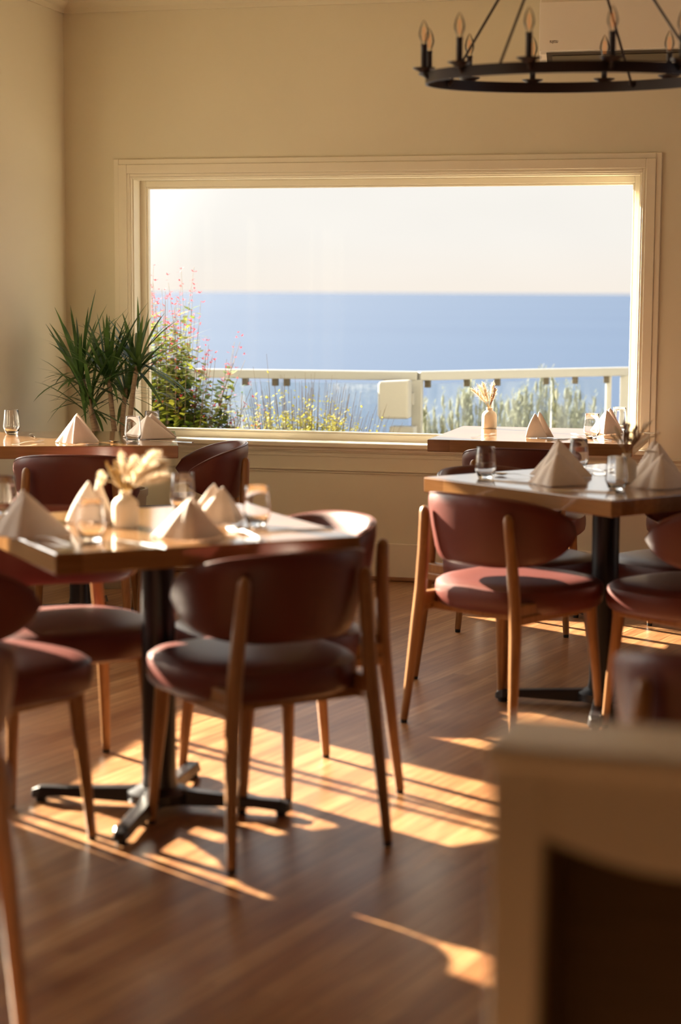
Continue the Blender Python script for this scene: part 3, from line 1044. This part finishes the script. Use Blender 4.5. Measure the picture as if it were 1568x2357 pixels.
def bouquet(label, x, y, kind):
    r = thing('dried_flower_bunch', label, 'dried flowers', (x, y, ZT + .060))
    st = MB()
    if kind == 0:
        heads = [((.75, -.05, .62), .125, .035, 520, 1), ((.55, .1, .75), .12, .032, 420, 2), ((.85, .12, .42), .105, .03, 380, 3), ((.25, 0, .9), .075, .024, 260, 4), ((-.10, .0, .95), .085, .020, 240, 5), ((.02, -.1, .8), .06, .018, 160, 12)]
    elif kind == 1:
        heads = [((.50, 0, .8), .12, .035, 150, 6), ((.75, .1, .6), .11, .03, 120, 7), ((-.35, 0, .85), .075, .022, 150, 8), ((-.55, 0, .75), .06, .02, 110, 9), ((.9, 0, .15), .075, .018, 120, 10)]
    else:
        heads = [((-.65, 0, .75), .10, .028, 170, 31), ((-.25, 0, .95), .10, .024, 220, 32), ((.12, 0, .95), .10, .022, 260, 33), ((-.4, .1, .8), .10, .024, 180, 34), ((.25, 0, .8), .07, .018, 160, 35)]
    for (d, L, W, dens, sd_) in heads:
        b = MB()
        dv = Vector(d).normalized()
        start = Vector((dv.x * .006, dv.y * .006, .038)) + dv * .022
        st.tube([(0, 0, -.035), (dv.x * .004, dv.y * .004, .030), tuple(start)], .0012, 5)
        plume(b, start, d, L, W, sd_, dens, .35)
        b.build('plume', M['pampas'], r)
    rnd = random.Random(40 + kind)
    if kind == 0:
        for (tx, tz) in ((-.052, .105), (-.030, .112), (-.040, .095)):
            b = MB().tube([(tx * .3, .0, .045), (tx * .75, 0, .08), (tx, 0, tz)], [.0015, .004, .001], 6)
            for k in range(40):
                t = rnd.uniform(.45, 1)
                leaf(b, (tx * t, 0, .045 + (tz - .045) * t), Vector((rnd.uniform(-1, .3), rnd.uniform(-1, 1), 1)), .012, .002, .2, 2)
            b.build('sprig', M['straw'], r)
        b = MB()
        for k in range(260):   # bunny tail head
            a = rnd.uniform(0, 6.28); e_ = rnd.uniform(-1.5, 1.5)
            d = Vector((cos(a) * cos(e_), sin(a) * cos(e_), sin(e_)))
            leaf(b, Vector((-.062, -.01, .068)) + Vector((d.x * .006, d.y * .006, d.z * .010)), d + Vector((-.4, 0, .3)), .012, .0016, .1, 2)
        b.tube([(-.004, 0, .035), (-.03, -.005, .058), (-.062, -.01, .068)], .0012, 5)
        b.build('bunny_tail', M['pampas'], r)
    elif kind == 1:
        for (tx, tz) in ((-.010, .135), (.004, .125), (.030, .115), (.045, .09)):
            b = MB().tube([(tx * .2, .0, .045), (tx * .75, 0, .08), (tx, 0, tz)], [.0015, .005, .001], 6)
            for k in range(70):
                t = rnd.uniform(.35, 1)
                leaf(b, (tx * t, 0, .045 + (tz - .045) * t), Vector((rnd.uniform(-1, 1), rnd.uniform(-1, 1), 1.2)), .020, .003, .2, 2)
            b.build('sprig', M['sprig'], r)
    else:
        for (tx, tz) in ((.022, .128), (.026, .12), (.012, .11)):
            b = MB().tube([(tx * .2, .0, .045), (tx * .8, 0, .09), (tx, 0, tz)], [.001, .003, .001], 6)
            for k in range(24):
                t = rnd.uniform(.7, 1)
                leaf(b, (tx * t, 0, .045 + (tz - .045) * t), Vector((rnd.uniform(-1, 1), rnd.uniform(-1, 1), 1.2)), .010, .002, .2, 2)
            b.build('sprig', M['sprig'], r)
    st.build('stem', M['straw'], r)
    return r


bouquet('big creamy pampas plumes in the vase on the front left table', -1.710, 4.530, 0)
bouquet('brown and beige dried flowers in the vase on the front right table', -.552, 6.08, 1)
bouquet('feathery beige dried grasses in the vase by the window', -1.385, 8.36, 2)


def make_fork():
    b = MB()
    rs = []
    for (y, w, z, th) in ((-.10, .006, .002, .002), (-.07, .0055, .003, .002), (-.03, .003, .007, .002), (.02, .003, .008, .0018), (.045, .010, .0045, .0014), (.058, .0115, .003, .0012)):
        rs.append([(-w, y, z), (w, y, z), (w, y, z + th), (-w, y, z + th)])
    b.rings(rs)
    for k in range(4):
        x = -.0098 + k * .0065
        b.rings([[(x - .0016, y, z), (x + .0016, y, z), (x + .0016, y, z + .0012), (x - .0016, y, z + .0012)] for y, z in ((.056, .003), (.08, .004), (.10, .008))])
    return b.build('fork', M['steel'], bevel=.0004, smooth=True)


def make_knife():
    b = MB()
    rs = []
    for (y, w, z, th) in ((-.11, .006, .001, .004), (-.06, .006, .001, .004), (-.01, .0045, .001, .004), (.0, .008, .001, .003), (.07, .009, .001, .002), (.10, .006, .001, .0015), (.115, .001, .001, .001)):
        rs.append([(-w, y, z), (w, y, z), (w * .7, y, z + th), (-w * .7, y, z + th)])
    b.rings(rs)
    return b.build('knife', M['steel'], smooth=True)


def make_spoon():
    b = MB()
    rs = []
    for (y, w, z, th) in ((-.10, .006, .002, .002), (-.06, .0045, .004, .002), (.0, .003, .009, .002), (.03, .004, .007, .002)):
        rs.append([(-w, y, z), (w, y, z), (w, y, z + th), (-w, y, z + th)])
    b.rings(rs)
    pts = []
    for i in range(9):
        row = []
        for k in range(9):
            u = -1 + i / 4; v = -1 + k / 4
            uu = u * math.sqrt(1 - v * v / 2); vv = v * math.sqrt(1 - u * u / 2)
            row.append((uu * .017, .056 + vv * .029, .0085 - .007 * (1 - min(1, uu * uu + vv * vv))))
        pts.append(row)
    b.grid(pts)
    return b.build('spoon', M['steel'], smooth=True, angle=80)


CUT = {'fork': (make_fork, []), 'knife': (make_knife, []), 'spoon': (make_spoon, [])}
ware = [
    ('fork', -1.80, 4.225, 60, 'dark fork lying before the left napkin on the front left table'),
    ('knife', -1.56, 4.235, 55, 'gleaming knife lying right of the near glass on the front left table'),
    ('fork', -1.365, 4.475, 40, 'fork beside the near right napkin on the front left table'),
    ('spoon', -1.34, 4.56, 120, 'spoon before the right glass on the front left table'),
    ('knife', -1.27, 4.58, 125, 'knife in the bright reflection at the right corner of the front left table'),
    ('knife', -1.60, 4.90, 40, 'knife beyond the vase at the far edge of the front left table'),
    ('fork', -3.035, 6.935, -12, 'fork lying end on before the sunlit napkin on the corner table'),
    ('fork', -3.17, 7.30, 30, 'fork between the left glass and the sunlit napkin on the corner table'),
    ('knife', -2.51, 7.19, 70, 'dark knife under the shaded napkin on the corner table'),
    ('spoon', -2.74, 7.03, -25, 'spoon left of the glass at the front of the corner table'),
    ('knife', -.93, 5.99, 65, 'knife beside the left glass on the front right table'),
    ('spoon', -.93, 6.17, 70, 'spoon behind the left glass on the front right table'),
    ('spoon', -.62, 6.33, 20, 'spoon in the bright reflection at the middle of the front right table'),
    ('fork', -.66, 6.36, 60, 'fork in the bright reflection at the middle of the front right table'),
    ('knife', -.66, 5.76, 80, 'dark knife nearest the near corner of the front right table'),
    ('fork', -.70, 6.45, 40, 'fork beneath the far glass on the front right table'),
    ('fork', -1.33, 7.87, -18, 'fork standing out before the vase on the window table'),
    ('knife', -.98, 7.80, -30, 'knife right of the narrow napkin on the window table'),
    ('fork', -.90, 7.98, 40, 'fork beside the near glass on the window table'),
    ('spoon', -.84, 7.87, 40, 'spoon before the near glass on the window table'),
    ('knife', -.72, 8.30, 60, 'knife at the far right corner of the window table'),
]
first = {}
for kind, x, y, a, lab in ware:
    if kind not in first:
        o = CUT[kind][0](); first[kind] = o
        tag(o, lab, kind, {'fork': 'steel forks', 'knife': 'steel knives', 'spoon': 'steel spoons'}[kind])
    else:
        o = first[kind].copy(); col.objects.link(o); o['label'] = lab
    o.location = (x, y, ZT); o.rotation_euler = (0, 0, R(a))

# ------------------------------------------------------------------ chandelier
CR = .445
ch = thing('ring_chandelier', 'black iron ring chandelier with candle lights hanging at the top right', 'chandelier', (-.733, 5.835, 2.042))
ch.rotation_euler = (R(2.35), 0, 0)
rs = []
for j in range(97):
    a = 2 * pi * j / 96
    rs.append([(cos(a) * r_, sin(a) * r_, z) for r_, z in ((CR - .006, -.017), (CR, -.017), (CR, .017), (CR - .006, .017))])
MB().rings(rs, cap=False).build('ring', M['iron'], ch, smooth=True, angle=30)
bulbs = []
AZ = R(14)
for k in range(12):
    a = R(-90 + 14 + 15 + 30 * k - 6.5)
    cx, cy = cos(a) * (CR + .012), sin(a) * (CR + .012)
    cup = MB().lathe([(.001, .012), (.012, .012), (.020, .018), (.034, .024), (.0355, .028), (.030, .028), (.012, .024), (.001, .024)], 24, (cx, cy, 0)).build('candle_cup', M['iron'], ch)
    MB().tube([(cos(a) * CR, sin(a) * CR, -.004), (cx, cy, .014)], .006, 8).build('bracket', M['iron'], cup)
    cd_ = MB().lathe([(.001, .024), (.0095, .024), (.0095, .090), (.0105, .092), (.0105, .097), (.001, .097)], 16, (cx, cy, 0)).build('candle_tube', M['iron'], ch)
    bu = MB().lathe([(.008, .097), (.009, .105), (.0150, .120), (.0160, .130), (.0125, .147), (.006, .162), (.002, .168), (.0004, .170)], 20, (cx, cy, 0)).build('bulb', M['bulbglass'], ch, angle=80)
    f_ = MB()
    for s in (-1, 1):
        f_.tube([(cx + s * .0032, cy, .108), (cx + s * .0032, cy, .148)], .0009, 6)
    f_.build('filament', M.setdefault('filament', simple('filament', (.55, .22, .06), .5)), bu)
fb = M['filament'].node_tree.nodes['Principled BSDF']
fb.inputs['Emission Color'].default_value = (1, .35, .1, 1); fb.inputs['Emission Strength'].default_value = .5
APEX = Vector((0, 0, .60))
for k in range(4):
    a = R(-90 + 14 - 35 + 90 * k)
    p = Vector((cos(a) * (CR - .012), sin(a) * (CR - .012), .004))
    rod = MB().tube([p, APEX * .985 + Vector((cos(a) * .012, sin(a) * .012, 0))], .0042, 8).build('rod', M['iron'], ch)
    MB().tube([(cos(a) * (CR - .004), sin(a) * (CR - .004), 0), tuple(p), tuple(p + Vector((-cos(a) * .012, -sin(a) * .012, .012)))], [.008, .009, .004], 8).build('hook', M['iron'], rod)
MB().tube([APEX - Vector((0, 0, .02)), APEX + Vector((0, 0, .03))], .02, 12).build('hub', M['iron'], ch)
MB().tube([APEX + Vector((0, 0, .02)), APEX + Vector((0, 0, .115))], .006, 8).build('chain', M['iron'], ch)
MB().lathe([(.001, .131), (.06, .131), (.055, .112), (.02, .100), (.001, .100)], 24, tuple(APEX)).build('canopy', M['iron'], ch)

# ------------------------------------------------------------------ air conditioner
ac = thing('air_conditioner', 'white wall mounted air conditioner behind the chandelier', 'air conditioner', (-.72, YB, 2.405))
pf = [(0, .0), (-.185, .0), (-.215, .035), (-.222, .07), (-.222, .26), (-.20, .29), (0, .29)]
L_ = .475
b = MB().rings([[(-L_, y, z) for y, z in pf], [(L_, y, z) for y, z in pf]])
b.build('casing', M['white_plastic'], ac, bevel=.01, smooth=False)
MB().rings([[(-L_ + .035, y, z) for y, z in ((-.14, -.001), (-.19, .002), (-.2215, .041), (-.14, .041))],
            [(L_ - .035, y, z) for y, z in ((-.14, -.001), (-.19, .002), (-.2215, .041), (-.14, .041))]]).build('air_outlet', M['dark_slot'], ac, smooth=False)
MB().rings([[(-L_ + .06, y, z) for y, z in ((-.150, -.004), (-.188, -.003), (-.213, .026), (-.207, .030))],
            [(L_ - .06, y, z) for y, z in ((-.150, -.004), (-.188, -.003), (-.213, .026), (-.207, .030))]]).build('louver', simple('louver_grey', (.12, .10, .06), .5), ac, smooth=False)
MB().box(-L_ + .003, L_ - .003, -.2285, -.2225, .047, .262).build('front_panel', M['white_plastic'], ac, bevel=.003, smooth=False)
tx = bpy.data.curves.new('logo_text', 'FONT')
tx.body = 'FUJITSU'; tx.size = .0165; tx.extrude = .0004; tx.align_x = 'LEFT'
to = bpy.data.objects.new('logo_text', tx); col.objects.link(to)
dg = bpy.context.evaluated_depsgraph_get()
me = bpy.data.meshes.new_from_object(to.evaluated_get(dg))
bpy.data.objects.remove(to)
me.materials.clear(); me.materials.append(M['logo'])
lo = bpy.data.objects.new('logo', me); col.objects.link(lo); lo.parent = ac
lo.rotation_euler = (R(90), 0, 0); lo.location = (-.425, -.2290, .082); lo.scale = (.66, 1, 1)

# ------------------------------------------------------------------ cream console in the near right foreground
cs = thing('console_table', 'blurred cream painted console with scalloped apron at the bottom right, closest to the camera', 'console table', (-.305, 1.905, 0), R(-4))
ZC_ = .906
W_ = .75; D_ = .125
MB().box(-.012, W_, -.012, D_ + .012, ZC_ - .022, ZC_).build('top', M['console'], cs, bevel=.006, smooth=False)
for x in (-.004, W_ - .06):
    for y in (0, D_ - .05):
        MB().rings([[(x, y, z), (x + w, y, z), (x + w, y + min(w, .05), z), (x, y + min(w, .05), z)] for z, w in ((0, .044), (.75, .055), (ZC_ - .022, .055))]).build('leg', M['console'], cs, bevel=.004, smooth=False)
b = MB()
n = 30
top_, bot_ = [], []
for i in range(n + 1):
    t = i / n
    x = .050 + (W_ - .11) * t
    zb = .806 - .030 * sin(pi * t) - .012 * max(0, sin(3 * pi * t))
    top_.append((x, ZC_ - .024)); bot_.append((x, zb))
poly = top_ + bot_[::-1]
b.rings([[(x, .006, z) for x, z in poly], [(x, .022, z) for x, z in poly]])
b.build('apron', M['console'], cs, smooth=False)
MB().box(.048, .060, .03, D_, .0, ZC_ - .024).build('leg_cover', M['dark_wood'], cs, smooth=False)  # dark board added to hide the bright strip of the lit rear leg
MB().box(.06, W_ - .06, D_ - .03, D_ - .015, .02, ZC_ - .024).build('back_panel', M['dark_wood'], cs, smooth=False)
